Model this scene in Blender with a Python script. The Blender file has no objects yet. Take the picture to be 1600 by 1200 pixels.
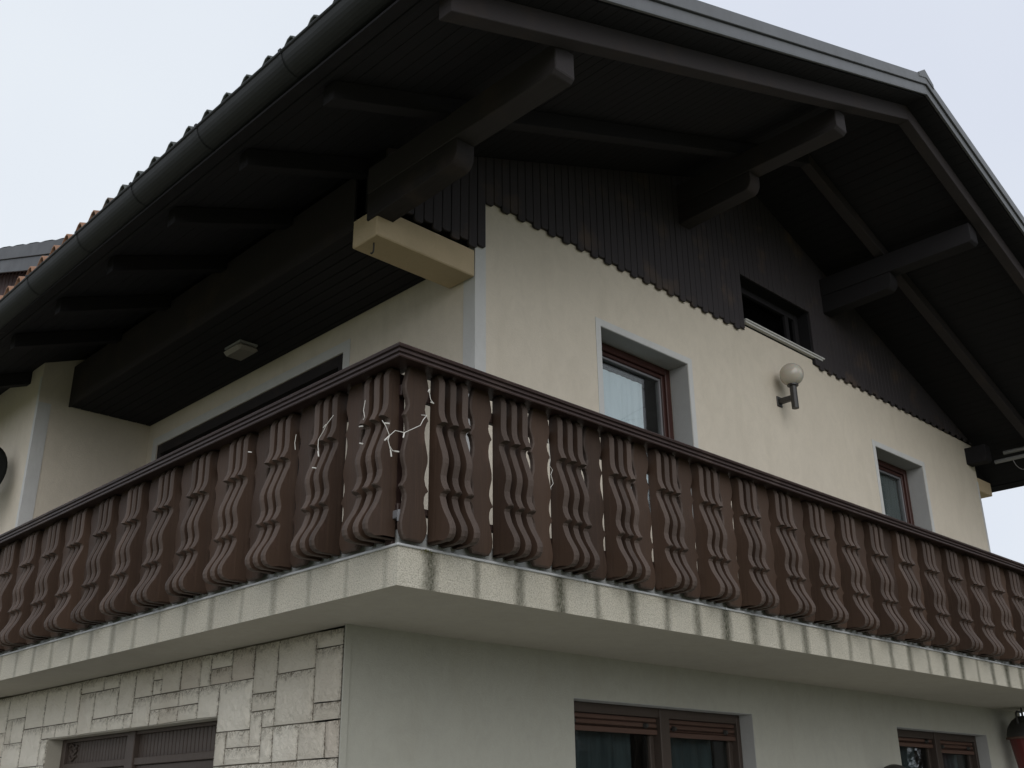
import bpy, bmesh, math, random
from mathutils import Vector, Matrix
R = random.Random(7)
S = bpy.context.scene
H = 2.6                                    # height of the balcony slab's underside above the ground
# ------------------------------------------------------------------ camera, sky, sun, exposure
cd = bpy.data.cameras.new('camera'); cam = bpy.data.objects.new('camera', cd); S.collection.objects.link(cam)
cd.sensor_width = 36; cd.lens = 37.19; cd.clip_end = 2000
yaw, pitch, roll = math.radians(44.347), math.radians(22.046), math.radians(-0.6345)
f_ = Vector((math.sin(yaw)*math.cos(pitch), math.cos(yaw)*math.cos(pitch), math.sin(pitch)))
r_ = Vector((math.cos(yaw), -math.sin(yaw), 0)); u_ = r_.cross(f_)
r2 = r_*math.cos(roll)+u_*math.sin(roll); u2 = -r_*math.sin(roll)+u_*math.cos(roll)
m = Matrix((r2, u2, -f_)).transposed().to_4x4(); m.translation = Vector((-3.044, -3.896, -0.987+H)); cam.matrix_world = m
S.camera = cam
w = bpy.data.worlds.new('World'); S.world = w; w.use_nodes = True
nt = w.node_tree; nt.nodes.clear()
def N(nt, t, **k):
    n = nt.nodes.new(t)
    for a, b in k.items():
        if a in n.inputs.keys() if isinstance(a, str) else False: n.inputs[a].default_value = b
        else: setattr(n, a, b)
    return n
sky = nt.nodes.new('ShaderNodeTexSky'); sky.sky_type = 'NISHITA'; sky.sun_disc = False
SEL, SAZ = math.radians(30), math.radians(214)
sky.sun_elevation = SEL; sky.sun_rotation = SAZ; sky.air_density = 1.0; sky.dust_density = 4.0
tc = nt.nodes.new('ShaderNodeTexCoord'); nz = nt.nodes.new('ShaderNodeTexNoise'); nz.inputs['Scale'].default_value = 1.6; nz.inputs['Detail'].default_value = 3
nt.links.new(tc.outputs['Generated'], nz.inputs['Vector'])
cr = nt.nodes.new('ShaderNodeValToRGB')
cr.color_ramp.elements[0].position = .3; cr.color_ramp.elements[0].color = (.69, .735, .835, 1)
cr.color_ramp.elements[1].position = .7; cr.color_ramp.elements[1].color = (.80, .85, .90, 1)
nt.links.new(nz.outputs['Fac'], cr.inputs['Fac'])
b1 = nt.nodes.new('ShaderNodeBackground'); b1.inputs['Strength'].default_value = .08      # clear sky behind the cloud
b2 = nt.nodes.new('ShaderNodeBackground'); b2.inputs['Strength'].default_value = 1.0
nt.links.new(sky.outputs[0], b1.inputs[0]); nt.links.new(cr.outputs[0], b2.inputs[0])
mx = nt.nodes.new('ShaderNodeMixShader'); mx.inputs[0].default_value = .93                # cloud cover
nt.links.new(b1.outputs[0], mx.inputs[1]); nt.links.new(b2.outputs[0], mx.inputs[2])
wo = nt.nodes.new('ShaderNodeOutputWorld'); nt.links.new(mx.outputs[0], wo.inputs[0])
sl = bpy.data.lights.new('sun', 'SUN'); sl.energy = 1.2; sl.angle = math.radians(60); sl.color = (1, .98, .95)
so = bpy.data.objects.new('sun', sl); S.collection.objects.link(so)
sd = Vector((math.sin(SAZ)*math.cos(SEL), math.cos(SAZ)*math.cos(SEL), math.sin(SEL)))
so.rotation_euler = sd.to_track_quat('Z', 'Y').to_euler(); so.location = (-10, -15, 20)
S.view_settings.view_transform = 'Standard'; S.view_settings.look = 'None'; S.view_settings.gamma = 1; S.view_settings.exposure = .12
S.render.engine = 'CYCLES'

# ------------------------------------------------------------------ materials
def newmat(name, rough=.8, spec=.3):
    mt = bpy.data.materials.new(name); mt.use_nodes = True; t = mt.node_tree
    p = t.nodes['Principled BSDF']; p.inputs['Roughness'].default_value = rough; p.inputs['Specular IOR Level'].default_value = spec
    return mt, t, p
def coords(t, scale=(1, 1, 1), kind='Object'):
    c = t.nodes.new('ShaderNodeTexCoord'); mp = t.nodes.new('ShaderNodeMapping'); mp.inputs['Scale'].default_value = scale
    t.links.new(c.outputs[kind], mp.inputs['Vector']); return mp.outputs[0]
def noise(t, vec, scale, detail=4, rough=.55, dist=0):
    n = t.nodes.new('ShaderNodeTexNoise'); n.inputs['Scale'].default_value = scale; n.inputs['Detail'].default_value = detail
    n.inputs['Roughness'].default_value = rough; n.inputs['Distortion'].default_value = dist
    t.links.new(vec, n.inputs['Vector']); return n.outputs['Fac']
def ramp(t, fac, stops):
    r = t.nodes.new('ShaderNodeValToRGB'); e = r.color_ramp.elements
    while len(e) < len(stops): e.new(.5)
    for k, (p, c) in enumerate(stops):
        e[k].position = p; e[k].color = (*c, 1) if len(c) == 3 else c
    t.links.new(fac, r.inputs[0]); return r.outputs[0]
def mix(t, fac, a, b, mode='MIX'):
    x = t.nodes.new('ShaderNodeMix'); x.data_type = 'RGBA'; x.blend_type = mode
    for s, v in ((0, fac), (6, a), (7, b)):
        if hasattr(v, 'is_output'): t.links.new(v, x.inputs[s])
        elif s == 0: x.inputs[0].default_value = v
        else: x.inputs[s].default_value = (*v, 1)
    return x.outputs[2]
def math_(t, op, a, b=0.0, c=None):
    x = t.nodes.new('ShaderNodeMath'); x.operation = op
    for s, v in enumerate((a, b, c)):
        if v is None: continue
        if hasattr(v, 'is_output'): t.links.new(v, x.inputs[s])
        else: x.inputs[s].default_value = v
    return x.outputs[0]
def bump(t, p, h, strength=.3, dist=.01, prev=None):
    b = t.nodes.new('ShaderNodeBump'); b.inputs['Strength'].default_value = strength; b.inputs['Distance'].default_value = dist
    t.links.new(h, b.inputs['Height'])
    if prev is not None: t.links.new(prev, b.inputs['Normal'])
    t.links.new(b.outputs[0], p.inputs['Normal']); return b.outputs[0]
def base(t, p, c):
    if hasattr(c, 'is_output'): t.links.new(c, p.inputs['Base Color'])
    else: p.inputs['Base Color'].default_value = (*c, 1)

def plaster(name, col, var=.12, grain=220, gs=.35, dirt=(.32, .28, .2)):
    mt, t, p = newmat(name, .92, .15); v = coords(t)
    n1 = noise(t, v, .9, 5); n2 = noise(t, coords(t, (1.5, 1.5, .35)), 2.2, 6, .6, .4); n3 = noise(t, v, grain, 2); n4 = noise(t, coords(t, (1, 1, .7)), 8, 8, .85, .8)
    c = mix(t, n1, tuple(x*(1-var) for x in col), tuple(min(1, x*(1+var)) for x in col))
    msk = ramp(t, n2, [(.52, (0, 0, 0)), (.8, (.22, .22, .22))]); c = mix(t, msk, c, dirt)
    c = mix(t, ramp(t, n4, [(.42, (0, 0, 0)), (.68, (.55, .55, .55))]), c, tuple(x*.82 for x in col)); c = mix(t, math_(t, 'MULTIPLY', n3, .34), c, tuple(x*.72 for x in col))
    base(t, p, c); b = bump(t, p, noise(t, v, 60, 5), .25, .006); bump(t, p, n3, gs, .004, b); return mt
M = {}
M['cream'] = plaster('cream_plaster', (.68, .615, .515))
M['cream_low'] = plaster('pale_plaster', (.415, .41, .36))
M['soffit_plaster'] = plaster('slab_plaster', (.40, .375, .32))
M['band'] = plaster('grey_white_paint', (.61, .61, .60), .05, 220, .15, (.4, .4, .4))
M['reveal'] = plaster('reveal_paint', (.40, .40, .395), .08, 220, .15, (.3, .3, .3))
M['beam'] = plaster('beam_render', (.56, .45, .30))
# slab face: rough cast with drip stains
def slabmat():
    mt, t, p = newmat('rough_cast', .95, .1); c = t.nodes.new('ShaderNodeTexCoord'); g = t.nodes.new('ShaderNodeSeparateXYZ')
    t.links.new(c.outputs['Object'], g.inputs[0]); v = c.outputs['Object']
    sp = noise(t, v, 130, 3, .7); big = noise(t, v, 2.2, 5)
    col = mix(t, big, (.52, .485, .405), (.655, .62, .535))
    col = mix(t, ramp(t, sp, [(.40, (.75, .75, .75)), (.52, (0, 0, 0))]), col, (.34, .32, .26))
    def drips(axis, period, off, width, amt):
        wob = math_(t, 'MULTIPLY', math_(t, 'SUBTRACT', noise(t, coords(t, (1, 1, .25)), 3.5, 4, .7), .5), .075)
        q = math_(t, 'ADD', math_(t, 'ADD', g.outputs[axis], wob), off)
        fr = math_(t, 'FRACT', math_(t, 'DIVIDE', q, period))
        d = math_(t, 'MULTIPLY', math_(t, 'ABSOLUTE', math_(t, 'SUBTRACT', fr, .5)), period)
        # an irregular strength for every drip
        cell = math_(t, 'FLOOR', math_(t, 'DIVIDE', q, period)); wn = t.nodes.new('ShaderNodeTexWhiteNoise'); wn.noise_dimensions = '1D'
        t.links.new(cell, wn.inputs['W'])
        wd = math_(t, 'MULTIPLY', math_(t, 'ADD', noise(t, coords(t, (6, 6, 3)), 4, 4, .7), math_(t, 'MULTIPLY', wn.outputs[0], .5)), width*1.25)
        mk = math_(t, 'SUBTRACT', 1.0, math_(t, 'DIVIDE', d, wd)); mk = math_(t, 'MAXIMUM', mk, 0.0)
        mk = math_(t, 'MULTIPLY', math_(t, 'MINIMUM', math_(t, 'MULTIPLY', mk, 1.25), 1.0), math_(t, 'MULTIPLY_ADD', wn.outputs[0], amt*.45, amt*.65))
        return mk
    nrm = t.nodes.new('ShaderNodeNewGeometry'); sn = t.nodes.new('ShaderNodeSeparateXYZ'); t.links.new(nrm.outputs['True Normal'], sn.inputs[0])
    front = math_(t, 'GREATER_THAN', math_(t, 'ABSOLUTE', sn.outputs[1]), .5); side = math_(t, 'GREATER_THAN', math_(t, 'ABSOLUTE', sn.outputs[0]), .5)
    m1 = math_(t, 'MULTIPLY', drips(0, .305, .1775, .062, .80), front); m2 = math_(t, 'MULTIPLY', drips(1, .325, .1475, .044, .42), side)
    mk = math_(t, 'MAXIMUM', m1, m2)
    mk = math_(t, 'MULTIPLY', mk, math_(t, 'MULTIPLY_ADD', noise(t, coords(t, (1, 1, .5)), 90, 3, .8), 1.6, .15))
    col = mix(t, mk, col, (.07, .07, .048)); base(t, p, col)
    b = bump(t, p, sp, .9, .012); return mt
M['slab'] = slabmat()
def woodmat(name, dark, light, rough=.5, spec=.35, axis=2, wear=(.16, .10, .07), wearamt=.5):
    mt, t, p = newmat(name, rough, spec); sc = [14, 14, 14]; sc[axis] = .7
    v = coords(t, tuple(sc)); g = noise(t, v, 3.2, 6, .65, .7); k = noise(t, coords(t), 3, 4)
    oi = t.nodes.new('ShaderNodeObjectInfo'); rnd = oi.outputs['Random']
    c = mix(t, g, dark, light); c = mix(t, math_(t, 'MULTIPLY', rnd, .45), c, tuple(x*1.6 for x in light))
    c = mix(t, math_(t, 'MULTIPLY', ramp(t, k, [(.55, (0, 0, 0)), (.75, (1, 1, 1))]), wearamt), c, wear)
    base(t, p, c); t.links.new(math_(t, 'MULTIPLY_ADD', g, .25, rough-.12), p.inputs['Roughness'])
    bump(t, p, g, .6, .004); return mt
M['board'] = woodmat('stained_board', (.018, .0108, .0080), (.062, .038, .026), .6, .2, 2, (.115, .066, .05), .6)
M['boardedge'] = woodmat('pale_board_edge', (.028, .020, .016), (.085, .063, .053), .65, .2, 2, (.15, .115, .10), .6)
M['handrail_x'] = woodmat('rail_wood_a', (.018, .010, .009), (.040, .021, .018), .5, .35, 0, (.11, .075, .06), .4)
M['handrail_y'] = woodmat('rail_wood_b', (.018, .010, .009), (.040, .021, .018), .5, .35, 1, (.11, .075, .06), .4)
M['soffit'] = woodmat('dark_soffit_boards', (0.0109, 0.0106, 0.0117), (0.0229, 0.0221, 0.0244), .8, .1, 1, (0.0286, 0.0260, 0.0270), .4)
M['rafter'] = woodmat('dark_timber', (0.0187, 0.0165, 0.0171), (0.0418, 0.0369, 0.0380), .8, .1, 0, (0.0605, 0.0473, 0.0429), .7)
M['rafterdark'] = woodmat('shade_dark_timber', (0.0099, 0.0095, 0.0103), (0.0216, 0.0205, 0.0225), .8, .1, 0, (0.0248, 0.0225, 0.0216), .3)  # darker copy of the roof timber, with the shade under the eaves painted in
M['purlin'] = woodmat('dark_timber_b', (0.0244, 0.0220, 0.0232), (0.0545, 0.0493, 0.0516), .8, .1, 1, (0.0754, 0.0580, 0.0522), .7)
M['clad'] = woodmat('gable_board', (0.0218, 0.0197, 0.0221), (0.0530, 0.0469, 0.0500), .7, .18, 2, (0.1020, 0.0734, 0.0557), .75)
M['redframe'] = woodmat('red_brown_frame', (0.0240, 0.0088, 0.0072), (0.0480, 0.0176, 0.0136), .45, .35, 2, (0.0560, 0.0224, 0.0176), .3)
M['darkframe'] = woodmat('dark_brown_frame', (.03, .022, .018), (.06, .045, .037), .55, .3, 2, (.07, .05, .04), .4)
M['shutter'] = woodmat('shutter_brown', (.055, .032, .025), (.105, .062, .048), .6, .2, 0, (.14, .09, .07), .5)
M['redclad'] = woodmat('red_brown_cladding', (.05, .022, .018), (.09, .036, .03), .6, .25, 2, (.10, .04, .03), .4)
def metal(name, col, rough=.45, met=.0, spec=.5):
    mt, t, p = newmat(name, rough, spec); p.inputs['Metallic'].default_value = met
    v = coords(t); n = noise(t, v, 5, 6, .65); n2 = noise(t, coords(t, (1, 1, .2)), 18, 4)
    base(t, p, mix(t, math_(t, 'MULTIPLY', math_(t, 'ADD', n, n2), .5), tuple(x*.65 for x in col), tuple(x*1.3 for x in col)))
    t.links.new(math_(t, 'MULTIPLY_ADD', n, .3, rough-.15), p.inputs['Roughness']); bump(t, p, n, .08, .004); return mt
M['fascia'] = metal('grey_sheet_metal', (.085, .088, .092), .45)
M['darkfascia'] = metal('dark_sheet_metal', (.05, .051, .056), .5, 0, .3)
M['gutter'] = metal('dark_gutter_metal', (.024, .0255, .0255), .6, 0, .22)
M['edge'] = metal('zinc_edge', (.46, .47, .48), .5)
M['upstand'] = plaster('grey_upstand', (.36, .37, .37), .06)
M['black'] = metal('black_metal', (.03, .028, .026), .45)
M['dishpaint'] = metal('dish_paint', (.014, .015, .012), .7, 0, .15)
M['greybr'] = metal('grey_bracket', (.16, .16, .17), .5)
M['wire'] = metal('white_wire', (.62, .60, .56), .5)
M['paleplastic'] = metal('pale_plastic', (.30, .30, .30), .5)
M['paletube'] = metal('pale_tube', (.22, .22, .22), .5)
M['red'] = metal('dark_red_enamel', (.12, .02, .018), .4)
def tilemat():
    mt, t, p = newmat('roof_tile', .85, .2); c = t.nodes.new('ShaderNodeTexCoord'); g = t.nodes.new('ShaderNodeSeparateXYZ'); t.links.new(c.outputs['Object'], g.inputs[0])
    n = noise(t, c.outputs['Object'], 4, 6, .7); n2 = noise(t, c.outputs['Object'], 60, 3)
    clay = mix(t, n2, (.20, .10, .065), (.33, .20, .13)); lich = mix(t, n2, (.045, .05, .048), (.12, .13, .125))
    q = math_(t, 'ADD', g.outputs[1], math_(t, 'MULTIPLY', n, 1.6))
    base(t, p, mix(t, ramp(t, math_(t, 'MULTIPLY', q, .1), [(.445, (0, 0, 0)), (.48, (1, 1, 1))]), lich, clay)); bump(t, p, n2, .4, .006); return mt
M['tile'] = tilemat()
def stonemat():
    mt, t, p = newmat('ashlar_stone', .9, .15); uv = t.nodes.new('ShaderNodeUVMap'); g = t.nodes.new('ShaderNodeSeparateXYZ'); t.links.new(uv.outputs[0], g.inputs[0])
    v = coords(t); geo = t.nodes.new('ShaderNodeNewGeometry'); rnd = geo.outputs['Random Per Island']
    # uv holds the distance (m) to the stone's left/right and bottom/top edges, signed from the centre
    n = noise(t, v, 9, 6, .7, 1.2); nf = noise(t, v, 38, 6, .75, 1.5)
    face = mix(t, rnd, (.66, .615, .53), (.82, .775, .68)); face = mix(t, math_(t, 'MULTIPLY', rnd, .0), face, (.5, .4, .35))
    wn = t.nodes.new('ShaderNodeTexWhiteNoise'); wn.noise_dimensions = '1D'; t.links.new(math_(t, 'MULTIPLY', rnd, 917), wn.inputs['W'])
    face = mix(t, ramp(t, wn.outputs[0], [(.80, (0, 0, 0)), (.86, (.35, .35, .35))]), face, (.52, .43, .36))
    edge = math_(t, 'MINIMUM', math_(t, 'MULTIPLY_ADD', g.outputs[0], 2.2, .012), g.outputs[1])
    e2 = math_(t, 'ADD', edge, math_(t, 'MULTIPLY', math_(t, 'SUBTRACT', n, .5), -.16))
    crust = ramp(t, math_(t, 'MULTIPLY', e2, 10), [(.0, (1, 1, 1)), (.6, (0, 0, 0))])
    vein = ramp(t, nf, [(.42, (1, 1, 1)), (.56, (0, 0, 0))])
    cm = math_(t, 'MULTIPLY', crust, math_(t, 'MULTIPLY_ADD', vein, .85, .03))
    col = mix(t, cm, face, (.10, .085, .06)); col = mix(t, ramp(t, noise(t, v, 1.1, 4), [(.45, (0, 0, 0)), (.75, (.35, .35, .35))]), col, (.42, .34, .26)); col = mix(t, math_(t, 'MULTIPLY', nf, .2), col, (.36, .32, .26))
    base(t, p, col); b = bump(t, p, n, .7, .03); bump(t, p, nf, .8, .015, b); return mt
M['stone'] = stonemat()
mt, t, p = newmat('mortar', .95, .1); base(t, p, mix(t, noise(t, coords(t), 40), (.10, .09, .07), (.17, .15, .12))); M['mortar'] = mt
def glass(name, tint=(1, 1, 1), ior=1.55, wav=.0):
    mt = bpy.data.materials.new(name); mt.use_nodes = True; t = mt.node_tree; t.nodes.clear()
    o = t.nodes.new('ShaderNodeOutputMaterial'); tr = t.nodes.new('ShaderNodeBsdfTransparent'); tr.inputs[0].default_value = (*tint, 1)
    gl = t.nodes.new('ShaderNodeBsdfGlossy'); gl.inputs['Roughness'].default_value = .015; lw = t.nodes.new('ShaderNodeLayerWeight'); lw.inputs[0].default_value = .5; r0 = ((ior-1)/(ior+1))**2*1.3; fr = [math_(t, 'MULTIPLY_ADD', math_(t, 'POWER', lw.outputs['Facing'], 6.0), 1-r0, r0)]
    ms = t.nodes.new('ShaderNodeMixShader'); b = t.nodes.new('ShaderNodeBump'); b.inputs['Strength'].default_value = wav; b.inputs['Distance'].default_value = .01
    t.links.new(noise(t, coords(t), 2.5, 2), b.inputs['Height']); t.links.new(b.outputs[0], gl.inputs['Normal'])
    t.links.new(fr[0], ms.inputs[0]); t.links.new(tr.outputs[0], ms.inputs[1]); t.links.new(gl.outputs[0], ms.inputs[2]); t.links.new(ms.outputs[0], o.inputs[0]); return mt
M['glass'] = glass('window_glass', (.9, .93, .92), 1.6, .05)
M['darkglass'] = glass('dark_window_glass', (.35, .4, .42), 1.9, .08)
def cloth(name, a, b):
    mt, t, p = newmat(name, .9, .1); base(t, p, mix(t, noise(t, coords(t, (9, 9, .8)), 3, 5), a, b)); return mt
M['curtain'] = cloth('white_curtain', (.66, .71, .80), (.82, .87, .95))
M['netcurtain'] = cloth('grey_net_curtain', (.05, .06, .065), (.17, .19, .20))
M['dark'] = cloth('dark_interior', (.012, .012, .013), (.02, .02, .022))
mt, t, p = newmat('milky_globe', .12, .5); base(t, p, (.55, .51, .44)); p.inputs['Transmission Weight'].default_value = .15; p.inputs['Subsurface Weight'].default_value = .2; M['globe'] = mt
mt, t, p = newmat('ceiling_lamp_glass', .3, .4); base(t, p, (.24, .22, .19)); M['lampbox'] = mt
def groundmat():
    mt, t, p = newmat('lawn', .95, .1); v = coords(t)
    base(t, p, mix(t, noise(t, v, .6, 8, .7), (.11, .12, .06), (.20, .19, .13))); bump(t, p, noise(t, v, 30, 5), .5, .03); return mt
M['grass'] = groundmat()
mt, t, p = newmat('paving', .9, .2); base(t, p, mix(t, noise(t, coords(t), 4, 8), (.34, .33, .31), (.46, .45, .42))); M['paving'] = mt
mt, t, p = newmat('bark', .95, .1); base(t, p, mix(t, noise(t, coords(t, (6, 6, 1)), 3, 6), (.06, .05, .04), (.13, .11, .09))); M['bark'] = mt

# ------------------------------------------------------------------ helpers (house coordinates: z = 0 is the slab's underside)
def link(o): S.collection.objects.link(o); return o
def empty(name, x, y, z=-H, rz=0):
    o = link(bpy.data.objects.new(name, None)); o.location = (x, y, z+H); o.rotation_euler = (0, 0, rz); o.empty_display_size = .2; return o
def wloc(o):
    v = Vector((0, 0, 0))
    while o: v += o.location; o = o.parent
    return v
def obj(name, bm, mat, parent=None, smooth=False, at=None):
    """bm is in house coordinates; the object's origin goes to `at` (house coordinates) or to its parent's"""
    bmesh.ops.recalc_face_normals(bm, faces=bm.faces)
    org = Vector(at)+Vector((0, 0, H)) if at is not None else (wloc(parent) if parent else Vector((0, 0, 0)))
    bmesh.ops.translate(bm, verts=bm.verts, vec=Vector((0, 0, H))-org)
    me = bpy.data.meshes.new(name); bm.to_mesh(me); bm.free()
    for q in (mat if isinstance(mat, (list, tuple)) else [mat]): me.materials.append(M[q])
    if smooth:
        for f in me.polygons: f.use_smooth = True
    o = link(bpy.data.objects.new(name, me)); o.parent = parent
    o.location = org-(wloc(parent) if parent else Vector((0, 0, 0))); return o
def tag(o, label=None, cat=None, group=None, kind=None):
    for k, v in (('label', label), ('category', cat), ('group', group), ('kind', kind)):
        if v: o[k] = v
    return o
def box(bm, x0, x1, y0, y1, z0, z1, bev=0):
    b = bmesh.new(); v = [b.verts.new((x, y, z)) for z in (z0, z1) for y in (y0, y1) for x in (x0, x1)]
    for f in ((0, 1, 3, 2), (4, 5, 7, 6), (0, 1, 5, 4), (2, 3, 7, 6), (0, 2, 6, 4), (1, 3, 7, 5)): b.faces.new([v[i] for i in f])
    bmesh.ops.recalc_face_normals(b, faces=b.faces)
    if bev: bmesh.ops.bevel(b, geom=b.edges[:], offset=bev, segments=1, affect='EDGES')
    merge(bm, b)
def merge(bm, b):
    me = bpy.data.meshes.new('tmp'); b.to_mesh(me); b.free(); bm.from_mesh(me); bpy.data.meshes.remove(me)
def prism(bm, pts, d, bev=0):
    """closed polygon pts (3-D, planar) extruded by vector d"""
    b = bmesh.new(); a = [b.verts.new(p) for p in pts]; c = [b.verts.new(Vector(p)+Vector(d)) for p in pts]; n = len(a)
    b.faces.new(a); b.faces.new(c[::-1])
    for i in range(n): b.faces.new((a[i], c[i], c[(i+1) % n], a[(i+1) % n]))
    bmesh.ops.recalc_face_normals(b, faces=b.faces)
    if bev: bmesh.ops.bevel(b, geom=b.edges[:], offset=bev, segments=1, affect='EDGES')
    merge(bm, b)
def tube(bm, pts, r, seg=8, caps=True):
    pts = [Vector(p) for p in pts]; rings = []
    rr = r if isinstance(r, (list, tuple)) else [r]*len(pts)
    for i, p in enumerate(pts):
        d = (pts[min(i+1, len(pts)-1)]-pts[max(i-1, 0)]).normalized(); a = d.orthogonal().normalized() if i == 0 else (a-d*a.dot(d)).normalized()
        c = d.cross(a); rings.append([bm.verts.new(p+(a*math.cos(2*math.pi*k/seg)+c*math.sin(2*math.pi*k/seg))*rr[i]) for k in range(seg)])
    for A, B in zip(rings, rings[1:]):
        for k in range(seg): bm.faces.new((A[k], A[(k+1) % seg], B[(k+1) % seg], B[k]))
    if caps: bm.faces.new(rings[0][::-1]); bm.faces.new(rings[-1])
def panel(bm, ax, c0, c1, u0, u1, z0, z1, holes=()):
    """wall slab between planes c0..c1 of axis ax ('x' or 'y'), spanning u and z, with rectangular holes (u0,u1,z0,z1)"""
    us = sorted({u0, u1, *[h[0] for h in holes], *[h[1] for h in holes]}); zs = sorted({z0, z1, *[h[2] for h in holes], *[h[3] for h in holes]})
    def P(u, z, c): return (u, c, z) if ax == 'y' else (c, u, z)
    solid = lambda i, j: 0 <= i < len(us)-1 and 0 <= j < len(zs)-1 and not any(h[0] <= (us[i]+us[i+1])/2 <= h[1] and h[2] <= (zs[j]+zs[j+1])/2 <= h[3] for h in holes)
    cache = {}
    def V(u, z, c):
        k = (round(u, 5), round(z, 5), c)
        if k not in cache: cache[k] = bm.verts.new(P(u, z, c))
        return cache[k]
    for i in range(len(us)-1):
        for j in range(len(zs)-1):
            if not solid(i, j): continue
            a, b, c, d = us[i], us[i+1], zs[j], zs[j+1]
            for cc in (c0, c1): bm.faces.new([V(a, c, cc), V(b, c, cc), V(b, d, cc), V(a, d, cc)])
            if not solid(i-1, j): bm.faces.new([V(a, c, c0), V(a, c, c1), V(a, d, c1), V(a, d, c0)])
            if not solid(i+1, j): bm.faces.new([V(b, c, c0), V(b, c, c1), V(b, d, c1), V(b, d, c0)])
            if not solid(i, j-1): bm.faces.new([V(a, c, c0), V(a, c, c1), V(b, c, c1), V(b, c, c0)])
            if not solid(i, j+1): bm.faces.new([V(a, d, c0), V(a, d, c1), V(b, d, c1), V(b, d, c0)])
XR, SL, ZR = 5.1, .38, 5.122                 # ridge x, roof slope, ridge height (top of roof)
def rz(x, drop=0): return ZR-SL*abs(XR-x)-drop
YV, YB, YW, XL, XU, XE = -.9, 12.0, 1.047, .465, 1.434, 9.73   # verge, back, gable wall plane, lower and upper left walls, right wall

# ------------------------------------------------------------------ ground
bm = bmesh.new(); box(bm, -400, 400, -400, 400, -H-.3, -H); tag(obj('ground', bm, 'grass'), kind='structure')
bm = bmesh.new(); box(bm, -2.2, 12, -1.6, 14, -H-.2, -H+.004); tag(obj('paved_yard', bm, 'paving'), kind='structure')

# ------------------------------------------------------------------ the house
house = empty('chalet_house', 5.1, 1.047)
tag(house, 'cream plastered alpine house with dark overhanging gable roof and wraparound balcony slab', 'house')
LW = [(2.326, 4.402, -1.55, -.285), (6.77, 8.738, -1.55, -.28)]
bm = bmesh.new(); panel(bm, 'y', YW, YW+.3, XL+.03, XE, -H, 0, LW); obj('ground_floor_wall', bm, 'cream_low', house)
bm = bmesh.new(); box(bm, XL-.004, XL+.036, YW-.012, YW-.001, -H, -.001); obj('corner_strip', bm, 'cream_low', house)
UW = [(2.774, 3.904, 1.1, 2.58), (7.167, 8.238, 1.1, 2.58)]
bm = bmesh.new(); panel(bm, 'y', YW, YW+.28, XU, XE, .2, 3.25, UW); obj('gable_wall', bm, 'cream', house)
bm = bmesh.new(); panel(bm, 'x', XU, XU+.28, YW+.28, 6.0, .2, 3.4, [(2.62, 5.79, .22, 2.46)]); obj('loggia_wall', bm, 'cream', house)
bm = bmesh.new(); panel(bm, 'y', 6.0, 6.28, .3, XU+.3, .2, 3.3); obj('loggia_end_wall', bm, 'cream', house)
bm = bmesh.new(); panel(bm, 'x', .3, .58, 6.28, YB, .2, 3.1); obj('side_wall', bm, 'cream', house)
bm = bmesh.new(); box(bm, XE-.3, XE-.002, YW+.28, YB, -H, 3.25); obj('right_wall', bm, 'cream', house)
bm = bmesh.new(); box(bm, .6, XE-.3, YB-.3, YB-.002, -H, 3.0); prism(bm, [(.7, YB-.3, 3.0), (XE-.3, YB-.3, 3.0), (XR, YB-.3, rz(XR, .36))], (0, .29, 0)); obj('back_wall', bm, 'cream', house)
bm = bmesh.new(); box(bm, XU+.3, XE-.3, YW+.3, YB-.3, .02, .18); obj('inner_floor', bm, 'dark', house)
# corner and window bands, painted, 3 mm proud
bm = bmesh.new(); box(bm, XU-.004, XU+.10, YW-.004, YW-.0005, .2, 3.165); box(bm, XU-.004, XU-.0005, YW, YW+.12, .2, 2.90); obj('corner_band', bm, 'band', house)
bm = bmesh.new(); box(bm, .296, .42, 5.996, 5.9995, .2, 2.7); box(bm, .296, .2995, 6.0, 6.05, .2, 2.96); obj('corner_band', bm, 'band', house)
bm = bmesh.new(); box(bm, XE+.0005, XE+.004, YW-.004, YW+.1, .2, 2.5); box(bm, XE-.035, XE+.004, YW-.004, YW-.0005, .2, 2.7); obj('corner_band', bm, 'band', house)
def band_y(name, y, x0, x1, z0, z1, wd=.06):
    bm = bmesh.new(); box(bm, x0-wd, x0, y-.004, y-.0005, z0, z1+wd); box(bm, x1, x1+wd, y-.004, y-.0005, z0, z1+wd); box(bm, x0, x1, y-.004, y-.0005, z1, z1+wd)
    return bm
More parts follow.
